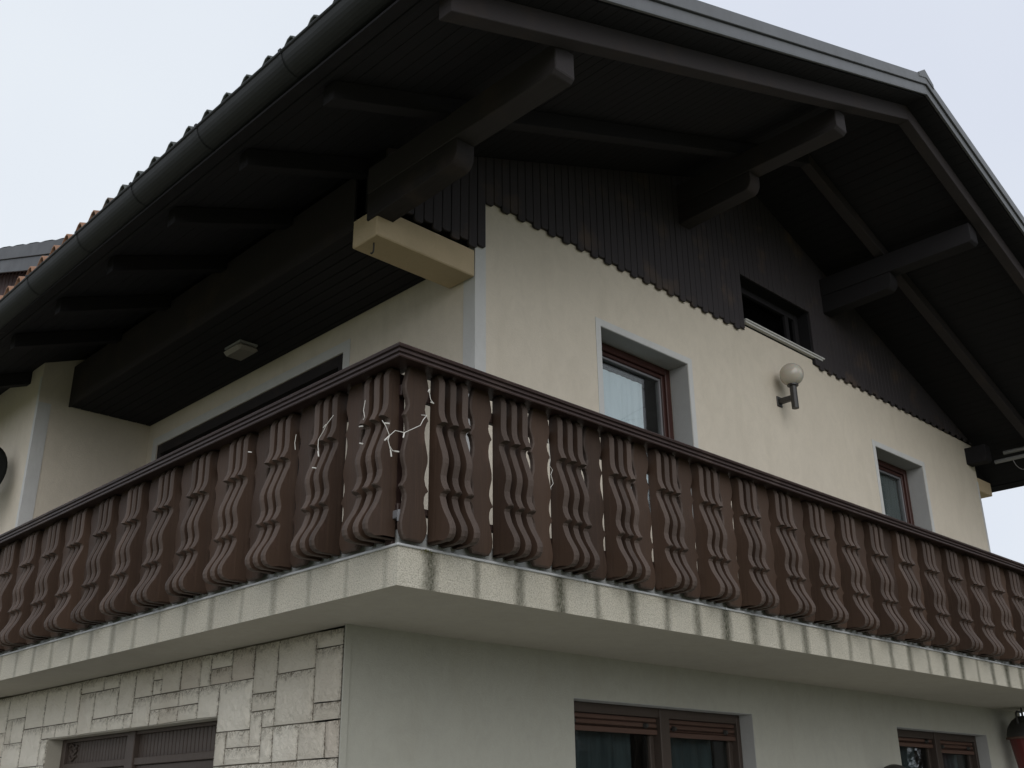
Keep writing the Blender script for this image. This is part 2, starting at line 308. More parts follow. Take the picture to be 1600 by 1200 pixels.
def window(y0, x0, x1, z0, z1, kind):
    """upper window: reveal lining, frame set back, sash, pane, curtain"""
    cx = (x0+x1)/2; wn = empty('window', cx, y0, z0); wn.parent = house; wn.location = Vector((cx, y0, z0+H))-wloc(house)
    obj('window_band', band_y('b', y0, x0, x1, z0, z1), 'band', wn)
    bm = bmesh.new(); d = .19; t_ = .004
    box(bm, x0, x0+t_, y0+.002, y0+d, z0, z1); box(bm, x1-t_, x1, y0+.002, y0+d, z0, z1); box(bm, x0+t_, x1-t_, y0+.002, y0+d, z1-t_, z1); box(bm, x0+t_, x1-t_, y0+.002, y0+d, z0, z0+t_)
    obj('reveal', bm, 'reveal', wn)
    bm = bmesh.new(); yf = y0+d
    def ring(bm, a, b, c, e, wd, ya, yb, bev=.006):
        box(bm, a, a+wd, ya, yb, c, e, bev); box(bm, b-wd, b, ya, yb, c, e, bev); box(bm, a+wd, b-wd, ya+.001, yb-.001, e-wd, e, bev); box(bm, a+wd, b-wd, ya+.001, yb-.001, c, c+wd, bev)
    ring(bm, x0+t_, x1-t_, z0+t_, z1-t_, .065, yf, yf+.08); obj('frame', bm, 'redframe', wn)
    bm = bmesh.new(); a, b, c, e = x0+.07, x1-.07, z0+.07, z1-.07
    ring(bm, a, b, c, e, .035, yf+.02, yf+.09); obj('sash', bm, 'redframe', wn)
    bm = bmesh.new(); ring(bm, a+.036, b-.036, c+.036, e-.036, .022, yf+.032, yf+.075, .003); obj('glazing_bead', bm, 'greybr', wn)
    bm = bmesh.new(); box(bm, a+.04, b-.04, yf+.05, yf+.058, c+.04, e-.04); obj('pane', bm, 'glass', wn)
    bm = bmesh.new(); n = 60; yc = yf+.085; pts = []
    if kind == 0: xa, xb, zt = x0+.02, x1-.30, z1-.19
    else: xa, xb, zt = x0+.45, x1-.12, z1-.1
    rows = []
    for j in range(9):
        z = zt-(zt-z0)*j/8; row = []
        for i in range(n+1):
            u = i/n; row.append(bm.verts.new((xa+(xb-xa)*u+.02*math.sin(j+u*3)*(j/8), yc+.004*math.sin(u*58+2*math.sin(u*9))+.003*math.sin(u*17+j*.4), z)))
        rows.append(row)
    for A, B in zip(rows, rows[1:]):
        for i in range(n): bm.faces.new((A[i], A[i+1], B[i+1], B[i]))
    obj('curtain', bm, 'curtain' if kind == 0 else 'netcurtain', wn, True)
    bm = bmesh.new(); box(bm, x0-.2, x1+.2, yf+.5, yf+.52, z0-.2, z1+.1); obj('room_backdrop', bm, 'dark', wn)
    return wn
window(YW, 2.774, 3.904, 1.1, 2.58, 0); window(YW, 7.167, 8.238, 1.1, 2.58, 1)
# loggia glazed door
ld = empty('loggia_door', 1.434, 4.2, .2); ld.parent = house; ld.location = Vector((1.434, 4.2, .2+H))-wloc(house)
bm = bmesh.new(); a, b, c = 2.62, 5.79, 2.46
box(bm, XU-.004, XU-.0005, a-.09, a, .2, c+.09); box(bm, XU-.004, XU-.0005, b, b+.09, .2, c+.09); box(bm, XU-.004, XU-.0005, a, b, c, c+.09); obj('door_band', bm, 'band', ld)
bm = bmesh.new(); box(bm, XU+.01, XU+.2, a, b, c-.1, c); box(bm, XU+.01, XU+.2, a, a+.08, .22, c-.1); box(bm, XU+.01, XU+.2, b-.08, b, .22, c-.1)
for q in (3.4, 4.2, 5.0): box(bm, XU+.06, XU+.198, q-.05, q+.05, .22, c-.1)
obj('frame', bm, 'rafter', ld)
bm = bmesh.new(); box(bm, XU+.16, XU+.168, a+.05, b-.05, .25, c-.05); obj('pane', bm, 'darkglass', ld)
bm = bmesh.new(); box(bm, XU+.7, XU+.72, a-.5, b+.1, .2, c+.2); obj('room_backdrop', bm, 'dark', ld)
# ground floor windows with half lowered roller shutters
def low_window(x0, x1, z0, z1, drop):
    cx = (x0+x1)/2; wn = empty('shuttered_window', cx, YW, z0); wn.parent = house; wn.location = Vector((cx, YW, z0+H))-wloc(house)
    yf = YW+.12; t_ = .004
    bm = bmesh.new(); box(bm, x0, x0+t_, YW+.002, yf, z0, z1); box(bm, x1-t_, x1, YW+.002, yf, z0, z1); box(bm, x0+t_, x1-t_, YW+.002, yf, z1-t_, z1); box(bm, x0+t_, x1-t_, YW+.002, yf, z0, z0+t_); obj('reveal', bm, 'reveal', wn)
    xm = x0+(x1-x0)*.53; bm = bmesh.new()
    box(bm, x0+t_, x0+.05, yf, yf+.09, z0, z1-t_, .004); box(bm, x1-.05, x1-t_, yf, yf+.09, z0, z1-t_, .004); box(bm, xm-.055, xm+.055, yf-.012, yf+.09, z0, z1-t_, .006); box(bm, x0+.05, x1-.05, yf+.001, yf+.088, z1-.07, z1-t_, .004)
    obj('frame', bm, 'darkframe', wn)
    for k, (a, b) in enumerate(((x0+.05, xm-.055), (xm+.055, x1-.05))):
        dz = drop[k]; bm = bmesh.new(); z = z1-.07; zb = z1-dz
        while z > zb+.005:
            zz = max(z-.036, zb)
            prism(bm, [(a+.002, yf+.04, z), (a+.002, yf+.028, z-.006), (a+.002, yf+.024, (z+zz)/2), (a+.002, yf+.028, zz+.006), (a+.002, yf+.04, zz)], (b-a-.004, 0, 0)); z -= .038
        box(bm, a+.002, b-.002, yf+.018, yf+.045, zb-.035, zb, .004); sh = obj('roller_shutter', bm, 'shutter', wn)
        for q in (a+.08, b-.14):
            bm = bmesh.new(); tube(bm, [(q, yf+.02, zb+.025), (q, yf-.004, zb+.025)], [.022, .014], 10); obj('stopper', bm, 'black', sh)
        bm = bmesh.new(); zz = z1-.5
        for (p0, p1, p2, p3) in ((a, a+.05, z0, z1-.07), (b-.05, b, z0, z1-.07)): box(bm, p0, p1, yf+.055, yf+.1, p2, p3, .004)
        box(bm, a+.05, b-.05, yf+.056, yf+.099, z1-.13, z1-.07, .004); obj('sash', bm, 'darkframe', wn)
        bm = bmesh.new(); box(bm, a+.04, b-.04, yf+.075, yf+.082, z0, z1-.1); obj('pane', bm, 'lowglass', wn)
        bm = bmesh.new(); n = 70; rows = []
        xa, xb = a-.03, b-.13
        for j in range(5):
            row = []
            for i in range(n+1):
                u = i/n; row.append(bm.verts.new((xa+(xb-xa)*u, yf+.16+.02*math.sin(u*40+1.5*math.sin(u*11)), z1-(z1-z0)*j/4)))
            rows.append(row)
        for A, B in zip(rows, rows[1:]):
            for i in range(n): bm.faces.new((A[i], A[i+1], B[i+1], B[i]))
        obj('curtain', bm, 'netcurtain', wn, True)
    bm = bmesh.new(); box(bm, x0-.2, x1+.2, yf+.5, yf+.52, z0-.2, z1+.2); obj('room_backdrop', bm, 'dark', wn)
M['lowglass'] = glass('reflecting_glass', (.75, .8, .8), 1.75, .12)
low_window(2.326, 4.402, -1.55, -.285, (.155, .165)); low_window(6.77, 8.738, -1.55, -.28, (.12, .16))

# ------------------------------------------------------------------ stone clad side wall with its door
DY0, DY1, DZ = 2.42, 5.076, -.405
bm = bmesh.new(); panel(bm, 'x', XL+.03, XL+.33, YW+.3, YB, -H, 0, [(DY0-.004, DY1+.011, -H, DZ+.013)]); box(bm, XL+.03, XL+.33, YW+.002, YW+.3, -H, 0); obj('side_ground_wall', bm, 'mortar', house)
bm = bmesh.new(); uvl = bm.loops.layers.uv.new('UVMap'); RS = random.Random(21)
CY, CZ = .1328, .09975; y_start = YW+.045; ny = int((9.4-y_start)/CY); nz_ = int(H/CZ)
occ = [[False]*nz_ for _ in range(ny)]
def in_door(i, j):
    y0 = y_start+i*CY; y1 = y0+CY; z1 = -.006-j*CZ; z0 = z1-CZ
    return y1 > DY0+.02 and y0 < DY1-.02 and z0 < DZ-.02
for i in range(ny):
    for j in range(nz_): occ[i][j] = in_door(i, j)
SZ = [(1, 1), (2, 1), (2, 1), (2, 2), (2, 2), (2, 2), (3, 2), (3, 2), (3, 1), (2, 3), (3, 3), (1, 2), (2, 2), (2, 1)]
def stone(i, j, a, b):
    y0 = y_start+i*CY+.004; y1 = y_start+(i+a)*CY-.004; z1 = -.006-j*CZ-.0035; z0 = -.006-(j+b)*CZ+.0035
    if y0 < DY1 < y1+.02 and z0 < DZ: y0 = DY1
    z0 = max(z0, DZ) if (y1 > DY0+.02 and y0 < DY1-.02 and z1 > DZ) else z0
    dpt = RS.uniform(.012, .020); jy = [RS.uniform(-.003, .003) for _ in range(8)]
    nn = max(3, int((y1-y0)/.035)); mm = max(3, int((z1-z0)/.035)); g = []
    for r in range(mm+1):
        row = []
        for q in range(nn+1):
            u, v = q/nn, r/mm; y = y0+(y1-y0)*u; z = z0+(z1-z0)*v
            y += jy[0]*(1-u)*(1-v)+jy[1]*u*(1-v)+jy[2]*(1-u)*v+jy[3]*u*v; z += jy[4]*(1-u)*(1-v)+jy[5]*u*(1-v)+jy[6]*(1-u)*v+jy[7]*u*v
            e = min(q, nn-q, r, mm-r); o = dpt if e else dpt*.35
            if e == 1: o = dpt*RS.uniform(.7, 1.05)
            elif e > 1: o = dpt*RS.uniform(.95, 1.08)
            row.append(bm.verts.new((XL+.03-o-(.0), y, z)))
        g.append(row)
    back = {}
    for r in range(mm):
        for q in range(nn):
            f = bm.faces.new((g[r][q], g[r][q+1], g[r+1][q+1], g[r+1][q]))
            for l, (qq, rr) in zip(f.loops, ((q, r), (q+1, r), (q+1, r+1), (q, r+1))):
                l[uvl].uv = (min(qq/nn, 1-qq/nn)*(y1-y0), (1-rr/mm)*(z1-z0))
            f.smooth = False
    per = [g[0][q] for q in range(nn)]+[g[r][nn] for r in range(mm)]+[g[mm][q] for q in range(nn, 0, -1)]+[g[r][0] for r in range(mm, 0, -1)]
    bk = [bm.verts.new((XL+.034, v.co.y, v.co.z)) for v in per]
    for k in range(len(per)):
        k2 = (k+1) % len(per); bm.faces.new((per[k], bk[k], bk[k2], per[k2]))
for j in range(nz_):
    for i in range(ny):
        if occ[i][j]: continue
        for _ in range(12):
            a, b = RS.choice(SZ)
            if i+a <= ny and j+b <= nz_ and all(not occ[i+p][j+q] for p in range(a) for q in range(b)): break
        else: a = b = 1
        for p in range(a):
            for q in range(b): occ[i+p][j+q] = True
        stone(i, j, a, b)
obj('stone_cladding', bm, 'stone', house)
dr = empty('terrace_door', XL+.1, 3.8, -H); dr.parent = house; dr.location = Vector((XL+.1, 3.8, 0))-wloc(house)
xd = XL+.15
bm = bmesh.new(); box(bm, XL+.032, xd+.02, DY0-.02, DY0, -H, DZ); box(bm, XL+.034, xd+.02, DY1, DY1+.01, -H, DZ); box(bm, XL+.034, xd+.02, DY0, DY1, DZ-.004, DZ+.012); obj('reveal', bm, 'soffit_plaster', dr)
bm = bmesh.new(); box(bm, xd, xd+.08, DY0, DY0+.07, -H, DZ-.004, .005); box(bm, xd, xd+.08, DY1-.07, DY1, -H, DZ-.004, .005); box(bm, xd-.012, xd+.08, 3.78, 3.90, -H, DZ-.004, .005)
box(bm, xd, xd+.08, DY0+.07, 3.78, DZ-.24, DZ-.19, .004); box(bm, xd, xd+.08, 3.90, DY1-.07, DZ-.24, DZ-.19, .004); box(bm, xd, xd+.08, DY0+.07, DY1-.07, DZ-.03, DZ-.006, .004); obj('frame', bm, 'darkframe', dr)
for a, b in ((DY0+.07, 3.78), (3.90, DY1-.07)):
    bm = bmesh.new(); q = a
    while q < b-.01: box(bm, xd+.03, xd+.05, q+.003, min(q+.05, b)-.002, DZ-.19, DZ-.03, .003); q += .053
    obj('grooved_panel', bm, 'darkframe', dr)
    bm = bmesh.new(); z = DZ-.24
    for p in (a+.01, b-.07): box(bm, xd+.02, xd+.06, p, p+.06, -H+.1, z-.001, .004)
    box(bm, xd+.021, xd+.059, a+.07, b-.07, z-.06, z-.002, .004); obj('sash', bm, 'darkframe', dr)
    bm = bmesh.new(); box(bm, xd+.035, xd+.042, a+.05, b-.05, -H+.1, z-.04); obj('pane', bm, 'lowglass', dr)
    bm = bmesh.new()
    for s in ((a+.02, 1), (b-.02, -1)):   # small scrolled corner ornament
        if (a < 3 and s[1] == 1) or (a > 3 and s[1] == -1):
            for k in range(3):
                pts = [(xd+.022, s[0]+s[1]*(.02+.035*u/5*4), DZ-.06-.045*k+.016*math.sin(u*1.3+k)) for u in range(6)]
                tube(bm, pts, .009, 6)
    obj('carved_ornament', bm, 'darkframe', dr)
bm = bmesh.new(); box(bm, xd+.7, xd+.72, DY0-.3, DY1+.3, -H, DZ+.2); obj('room_backdrop', bm, 'dark', dr)

# ------------------------------------------------------------------ balcony slab
SX, SY = 9.76, 7.4
bm = bmesh.new(); prism(bm, [(0, 0, 0), (SX, 0, 0), (SX, YW, 0), (XL+.01, YW, 0), (XL+.01, SY, 0), (0, SY, 0)], (0, 0, .2)); box(bm, XL+.012, XU+.27, YW+.002, 6.0, .001, .199)
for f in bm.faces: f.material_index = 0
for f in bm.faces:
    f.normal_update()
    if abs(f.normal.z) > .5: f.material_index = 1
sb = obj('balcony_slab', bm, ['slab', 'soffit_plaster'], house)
bm = bmesh.new()
prism(bm, [(-.010, -.010, .187), (SX, -.010, .187), (SX, -.001, .187), (-.001, -.001, .187), (-.001, SY, .187), (-.010, SY, .187)], (0, 0, .013), .003)
for k in range(1, 8): box(bm, k*1.31, k*1.31+.012, -.013, -.0105, .186, .201); box(bm, -.013, -.0105, k*1.0, k*1.0+.01, .186, .201)
obj('metal_drip_edge', bm, 'edge', sb)
bm = bmesh.new(); prism(bm, [(.02, .02, .2), (SX, .02, .2), (SX, .08, .2), (.08, .08, .2), (.08, SY, .2), (.02, SY, .2)], (0, 0, .075)); obj('upstand', bm, 'upstand', sb)
bm = bmesh.new()                          # tuft of moss on the drip edge
for k in range(60):
    x = .165+R.gauss(0, .02); z = .187-abs(R.gauss(0, .008)); s = R.uniform(.003, .006); y = -.013-R.uniform(0, .006)
    v = [bm.verts.new((x+R.uniform(-s, s), y+R.uniform(-s, s), z+R.uniform(-s, s))) for _ in range(3)]; bm.faces.new(v)
mt, t, p = newmat('moss', .95, .1); base(t, p, (.10, .09, .02)); M['moss'] = mt
obj('moss_tuft', bm, 'moss', sb)

# ------------------------------------------------------------------ roof
roof = empty('roof', XR, YV, 3); roof.parent = house; roof.location = Vector((XR, YV, 3+H))-wloc(house)
XA, XB = -.40, 10.6
bm = bmesh.new(); prism(bm, [(XA, YV, rz(XA, .05)), (XR, YV, rz(XR, .05)), (XB, YV, rz(XB, .05)), (XB, YV, rz(XB, .175)), (XR, YV, rz(XR, .175)), (XA, YV, rz(XA, .175))], (0, YB+.4-YV, 0)); obj('roof_deck', bm, 'rafter', roof)
for side in (0, 1):                       # soffit boards under each slope, running along the eaves
    bm = bmesh.new(); cs = math.hypot(1, SL); x = 0
    while x < 5.59:
        a, b = (XR-x-.0975, XR-x) if side == 0 else (XR+x, XR+x+.0975); d0 = R.uniform(0, .0015)
        prism(bm, [(a, YV+.01, rz(a, .178)), (b, YV+.01, rz(b, .178)), (b, YV+.01, rz(b, .196+d0)), (a, YV+.01, rz(a, .196+d0))], (0, YB+.3-YV, 0), .0015); x += .1
    obj('soffit_boards', bm, 'soffit', roof)
ys = [-.67, .34, 1.25, 2.18, 3.12, 4.06, 5.0, 6.35, 7.3, 8.25]
for k, y in enumerate(ys):
    for s in (0, 1):
        bm = bmesh.new(); hw = .05; dp = .355 if k == 0 else .325
        a, b = (XA+.07, XR) if s == 0 else (XR, XB-.07)
        y0, y1 = y-hw, y+hw
        if k and y > YW and s == 1: a = XE+.002
        if k and y > YW and s == 0: b = .58 if y > 1.3 else XL+.15
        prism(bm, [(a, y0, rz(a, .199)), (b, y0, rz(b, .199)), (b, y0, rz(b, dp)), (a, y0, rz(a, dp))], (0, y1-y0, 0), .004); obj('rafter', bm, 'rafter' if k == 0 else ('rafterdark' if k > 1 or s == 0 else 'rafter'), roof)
for xc, ye in ((.62, -.61), (3.98, -.61), (6.45, -.61), (9.58, .8)):
    zt = min(rz(xc-.08, .33), rz(xc+.08, .33)); bm = bmesh.new()
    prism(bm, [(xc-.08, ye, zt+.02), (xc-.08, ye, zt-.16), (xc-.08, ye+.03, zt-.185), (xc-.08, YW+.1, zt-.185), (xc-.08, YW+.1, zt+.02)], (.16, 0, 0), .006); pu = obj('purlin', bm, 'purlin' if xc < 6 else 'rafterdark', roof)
    if xc > 9: continue
    z1 = zt-.187; bm = bmesh.new(); pr = [(0, z1)]
    for a in range(7): q = a/6*math.pi/2; pr.append((.0+.07*(1-math.cos(q)), z1-.07-.10*math.sin(q)))
    pts = [(xc-.075, .24+d, z) for d, z in pr]+[(xc-.075, YW+.1, z1-.20), (xc-.075, YW+.1, z1)]
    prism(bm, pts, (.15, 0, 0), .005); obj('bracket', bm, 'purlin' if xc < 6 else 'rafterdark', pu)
for xc, ye in ((.62, -.61), (3.98, -.61)):
    pass
for s in (0, 1):                          # grey sheet metal verge in two steps
    bm = bmesh.new(); a, b = (XA-.05, XR) if s == 0 else (XR, XB+.05)
    def strip(y0, y1, d0, d1): prism(bm, [(a, y0, rz(a, d0)), (b, y0, rz(b, d0)), (b, y0, rz(b, d1)), (a, y0, rz(a, d1))], (0, y1-y0, 0), .003)
    strip(YV-.035, YV-.002, -.02, .085); strip(YV-.018, YV-.001, .087, .19); strip(YV-.022, YV-.017, .176, .192)
    strip(YV-.002, YV+.12, -.035, -.02)
    obj('verge_flashing', bm, 'fascia', roof)
bm = bmesh.new(); prism(bm, [(XR-.14, YV-.042, rz(XR-.14, -.03)), (XR, YV-.042, rz(XR, -.075)), (XR+.14, YV-.042, rz(XR+.14, -.03)), (XR+.14, YV-.042, rz(XR+.14, .02)), (XR, YV-.042, rz(XR, .02)), (XR-.14, YV-.042, rz(XR-.14, .02))], (0, YB+.4-YV, 0), .004); obj('ridge_cap', bm, 'fascia', roof)
for s in (0, 1):                          # pantiles in stepped courses
    bm = bmesh.new(); P_ = .235; L_ = .33; nc = 17; ycount = int((YB+.3-YV-.1)/P_); sub = 8
    for c in range(nc):
        d0 = c*L_-.02 if c else -.03; d1 = (c+1)*L_+.05
        rows = []
        for (d, lift) in ((d0, .03), (d1, .0)):
            row = []
            for i in range(ycount*sub+1):
                y = YV+.1+i*P_/sub; ph = (i % sub)/sub
                hgt = .070*math.sin(math.pi*ph/.55)**.8 if ph < .55 else -.012*math.sin(math.pi*(ph-.55)/.45)
                x = (XA-.12+d) if s == 0 else (XB+.12-d); row.append((x, y, rz(x, -.03)+lift+.028+hgt))
            rows.append(row)
        th = .014; A = [bm.verts.new(p) for p in rows[0]]; B = [bm.verts.new(p) for p in rows[1]]; A2 = [bm.verts.new((p[0], p[1], p[2]-th)) for p in rows[0]]; B2 = [bm.verts.new((p[0], p[1], p[2]-th)) for p in rows[1]]
        for i in range(len(A)-1):
            bm.faces.new((A[i], A[i+1], B[i+1], B[i])); bm.faces.new((A[i], A2[i], A2[i+1], A[i+1])); bm.faces.new((A2[i], B2[i], B2[i+1], A2[i+1]))
    obj('roof_tiles', bm, 'tile', roof, True)
for s in (0, 1):                          # half round gutters
    xc, zc, r = (-.507, 2.948, .113) if s == 0 else (10.707, 2.948, .113); bm = bmesh.new(); prof = []
    for k in range(17): a = math.pi+math.pi*k/16; prof.append((xc+r*math.cos(a), zc+r*math.sin(a)))
    lip = [(prof[0][0]+(.0 if s == 0 else .0), prof[0][1]+.012)]
    rg = []
    dzg = lambda y: -.0075*(y-.6)        # the fall of the gutter
    for y in (YV-.02, YB+.3):
        rg.append(([bm.verts.new((x, y, z+dzg(y))) for x, z in prof], [bm.verts.new((xc+(x-xc)*.93, y, zc+(z-zc)*.93+dzg(y))) for x, z in prof]))
    for k in range(16):
        bm.faces.new((rg[0][0][k], rg[0][0][k+1], rg[1][0][k+1], rg[1][0][k])); bm.faces.new((rg[0][1][k], rg[0][1][k+1], rg[1][1][k+1], rg[1][1][k]))
        bm.faces.new((rg[0][0][k], rg[0][0][k+1], rg[0][1][k+1], rg[0][1][k])); bm.faces.new((rg[1][0][k], rg[1][0][k+1], rg[1][1][k+1], rg[1][1][k]))
    bm.faces.new(rg[0][0])                # end cap
    xo = xc-r if s == 0 else xc+r
    tube(bm, [(xo, YV-.02, zc+.004+dzg(YV)), (xo, YB+.3, zc+.004+dzg(YB+.3))], .011, 8)
    gt = obj('gutter', bm, 'gutter', roof, False)
    for y in (-.5, .40, 1.34, 2.22, 3.08, 3.99, 4.9, 5.8, 6.7):
        bm = bmesh.new(); A, B = [], []
        for k in range(17):
            a = math.pi+math.pi*k/16
            A.append([bm.verts.new((xc+(r+.005)*math.cos(a), y+q, zc+dzg(y)+(r+.005)*math.sin(a))) for q in (-.012, .012)])
        for k in range(16): bm.faces.new((A[k][0], A[k+1][0], A[k+1][1], A[k][1]))
        box(bm, xo-.012, xo+.012, y-.012, y+.012, zc-.01+dzg(y), zc+.02+dzg(y))
        obj('gutter_clip', bm, 'gutter', gt)
    bm = bmesh.new(); a = XA if s == 0 else XB; sg = 1 if s == 0 else -1
    box(bm, min(a+sg*.005, a+sg*.03), max(a+sg*.005, a+sg*.03), YV+.02, YB+.3, rz(a, .20), rz(a, .055)); obj('eaves_board', bm, 'soffit', roof)
    bm = bmesh.new(); q = a-sg*.035; box(bm, min(q, q+sg*.010), max(q, q+sg*.010), 1.2, 3.6, 2.826, 2.834); obj('drip_strip', bm, 'gutter', roof)
# loggia: flat boarded ceiling box between purlin and wall
bm = bmesh.new(); x = .60
while x < XU-.01: box(bm, x+.003, min(x+.094, XU-.003), YW+.30, 5.998, 2.72+R.uniform(0, .002), 2.738, .003); x += .097
obj('loggia_ceiling', bm, 'soffit', house)
bm = bmesh.new(); box(bm, .585, .60, YW+.30, 5.998, 2.715, 3.14); box(bm, .602, XU-.004, YW+.30, 5.99, 2.74, 2.8); obj('ceiling_fascia', bm, 'rafter', house)
# concrete beam stubs at both gable corners
bm = bmesh.new(); box(bm, .56, XU-.005, YW-.001, YW+.27, 2.535, 2.748, .008); bs = obj('beam_stub', bm, 'beam', house)
bm = bmesh.new(); tube(bm, [(.618, 1.15, 2.55), (.618, 1.15, 2.48), (.618, 1.155, 2.468), (.618, 1.17, 2.462), (.618, 1.18, 2.47)], .006, 6); obj('hook', bm, 'black', bs)
bm = bmesh.new(); box(bm, XE+.005, XE+.42, YW+.01, YW+.27, 2.60, 2.77, .008); obj('beam_stub', bm, 'beam', house)
bm = bmesh.new(); box(bm, XE+.005, XE+.6, YW+.3, 6, 2.74, 3.05); obj('ceiling_fascia', bm, 'rafter', house)

# gable cladding: backing plus one board after another, saw-cut lower ends
AW = (4.853, 6.06, 3.33, 3.78)
bm = bmesh.new()
x = .60; bw = .083; k = 0
yb = YW-.001
while x < XE+.02:
    a, b = x+.0022, x+bw-.0022
    zl = 2.752 if x < 1.49 else 3.165
    tooth = .0 if k % 2 else .032
    zt = min(rz(a, .2), rz(b, .2)); top = max(rz(a, .2), rz(b, .2))
    yy = YW-.028-R.uniform(0, .002)
    def pc(z0, z1a, z1b, shaped=True):
        if shaped: pts = [(a, yy, z0+.010), (a+.014, yy, z0), (b-.014, yy, z0), (b, yy, z0+.010)]
        else: pts = [(a, yy, z0), (b, yy, z0)]
        prism(bm, pts+[(b, yy, z1b), (a, yy, z1a)], (0, .022, 0), .003)
    if b > AW[0] and a < AW[1]:
        pc(AW[3]+.002, rz(a, .2), rz(b, .2), False)
        if a < AW[0]-.02 or b > AW[1]+.03: pc(zl+tooth, AW[3]+.002, AW[3]+.002)
    else: pc(zl+tooth, rz(a, .2), rz(b, .2))
    x += bw; k += 1
gc = obj('gable_cladding', bm, 'clad', house)
bm = bmesh.new()
for a, b, z0 in ((.60, 1.49, 2.80), (1.49, AW[0], 3.20)): prism(bm, [(a, YW-.006, z0), (b, YW-.006, z0), (b, YW-.006, rz(b, .2)), (a, YW-.006, rz(a, .2))], (0, .004 if a > 1 else .2, 0))
prism(bm, [(AW[0], YW-.006, AW[3]), (AW[1], YW-.006, AW[3]), (AW[1], YW-.006, rz(AW[1], .2)), (XR, YW-.006, rz(XR, .2)), (AW[0], YW-.006, rz(AW[0], .2))], (0, .004, 0))
prism(bm, [(AW[1], YW-.006, 3.20), (XE, YW-.006, 3.20), (XE, YW-.006, rz(XE, .2)), (AW[1], YW-.006, rz(AW[1], .2))], (0, .004, 0))
# solid gable above the plastered wall
prism(bm, [(XU, YW+.002, 3.252), (AW[0], YW+.002, 3.252), (AW[0], YW+.002, rz(AW[0], .18)), (XU, YW+.002, rz(XU, .18))], (0, .26, 0))
prism(bm, [(AW[1], YW+.002, 3.252), (XE, YW+.002, 3.252), (XE, YW+.002, rz(XE, .18)), (AW[1], YW+.002, rz(AW[1], .18))], (0, .26, 0))
prism(bm, [(AW[0], YW+.002, AW[3]), (AW[1], YW+.002, AW[3]), (AW[1], YW+.002, rz(AW[1], .18)), (XR, YW+.002, rz(XR, .18)), (AW[0], YW+.002, rz(AW[0], .18))], (0, .26, 0))
obj('gable_backing', bm, 'soffit', house)
aw = empty('attic_window', 5.45, YW, 3.3); aw.parent = house; aw.location = Vector((5.45, YW, 3.3+H))-wloc(house)
bm = bmesh.new(); box(bm, AW[0]-.03, AW[1]+.17, YW-.055, YW+.02, 3.283, 3.30, .004); box(bm, AW[0]-.02, AW[1]+.15, YW-.04, YW-.002, 3.266, 3.2825); obj('sill', bm, 'band', aw)
bm = bmesh.new(); ya = YW+.11
for q in ((AW[0], AW[0]+.07, 3.302, AW[3]), (AW[1]-.07, AW[1], 3.302, AW[3]), (AW[0]+.07, AW[1]-.07, AW[3]-.07, AW[3]), (AW[0]+.07, AW[1]-.07, 3.302, 3.35), (AW[1]-.24, AW[1]-.18, 3.35, AW[3]-.07)): box(bm, q[0], q[1], ya, ya+.06, q[2], q[3], .004)
obj('frame', bm, 'rafterdark', aw)
bm = bmesh.new(); box(bm, AW[0]+.05, AW[1]-.05, ya+.03, ya+.036, 3.33, AW[3]-.05); obj('pane', bm, 'darkglass', aw)
bm = bmesh.new(); box(bm, AW[0]-.3, AW[1]+.3, YW+.6, YW+.62, 3.1, 4.0); obj('room_backdrop', bm, 'dark', aw)

# dormer on the left slope
dm = empty('dormer', .2, 8.3, 3.3); dm.parent = house; dm.location = Vector((.2, 8.3, 3.3+H))-wloc(house)
def dz(y, d=0): return 3.915+.357*(min(y, 16.6-y)-5.0)-d
Y0, Y1, YC = 3.95, 12.65, 8.3
bm = bmesh.new(); prism(bm, [(.22, 4.6, dz(4.6, .16)), (.22, YC, dz(YC, .16)), (.22, 12.0, dz(12.0, .16)), (.22, 12.0, rz(.22, -.02)), (.22, 4.6, rz(.22, -.02))], (.1, 0, 0)); 
y = 4.6
while y < 12: box(bm, .20, .2195, y+.003, y+.117, rz(.2, -.03), min(dz(y, .17), dz(y+.12, .17)), .003); y += .12
obj('dormer_wall', bm, 'redclad', dm)
bm = bmesh.new(); prism(bm, [(.02, Y0, dz(Y0, .02)), (.02, YC, dz(YC, .02)), (.02, Y1, dz(Y1, .02)), (.02, Y1, dz(Y1, .16)), (.02, YC, dz(YC, .16)), (.02, Y0, dz(Y0, .16))], (3.2, 0, 0)); obj('dormer_roof', bm, 'rafter', dm)
for s in (0, 1):
    bm = bmesh.new(); a, b = (Y0, YC) if s == 0 else (YC, Y1)
    for x0, x1, d0, d1 in ((-.03, .0, -.02, .12), (-.012, .015, .122, .27)): prism(bm, [(x0, a, dz(a, d0)), (x0, b, dz(b, d0)), (x0, b, dz(b, d1)), (x0, a, dz(a, d1))], (x1-x0, 0, 0), .003)
    obj('verge_flashing', bm, 'darkfascia', dm)
bm = bmesh.new()
for c in range(10):
    for s in (0, 1):
        a = Y0+c*.43; b = a+.46
        if s: a, b = 16.6-a, 16.6-b
        for k in range(12):
            x = .0+k*.235; pr = []
            for (y, l) in ((a, .045), (b, .01)): pr.append([bm.verts.new((x+q*.1175*.5, y, dz(y)+l+.05*math.sin(math.pi*q/4))) for q in range(5)])
            for q in range(4): bm.faces.new((pr[0][q], pr[0][q+1], pr[1][q+1], pr[1][q]))
obj('dormer_tiles', bm, 'tile', dm, True)

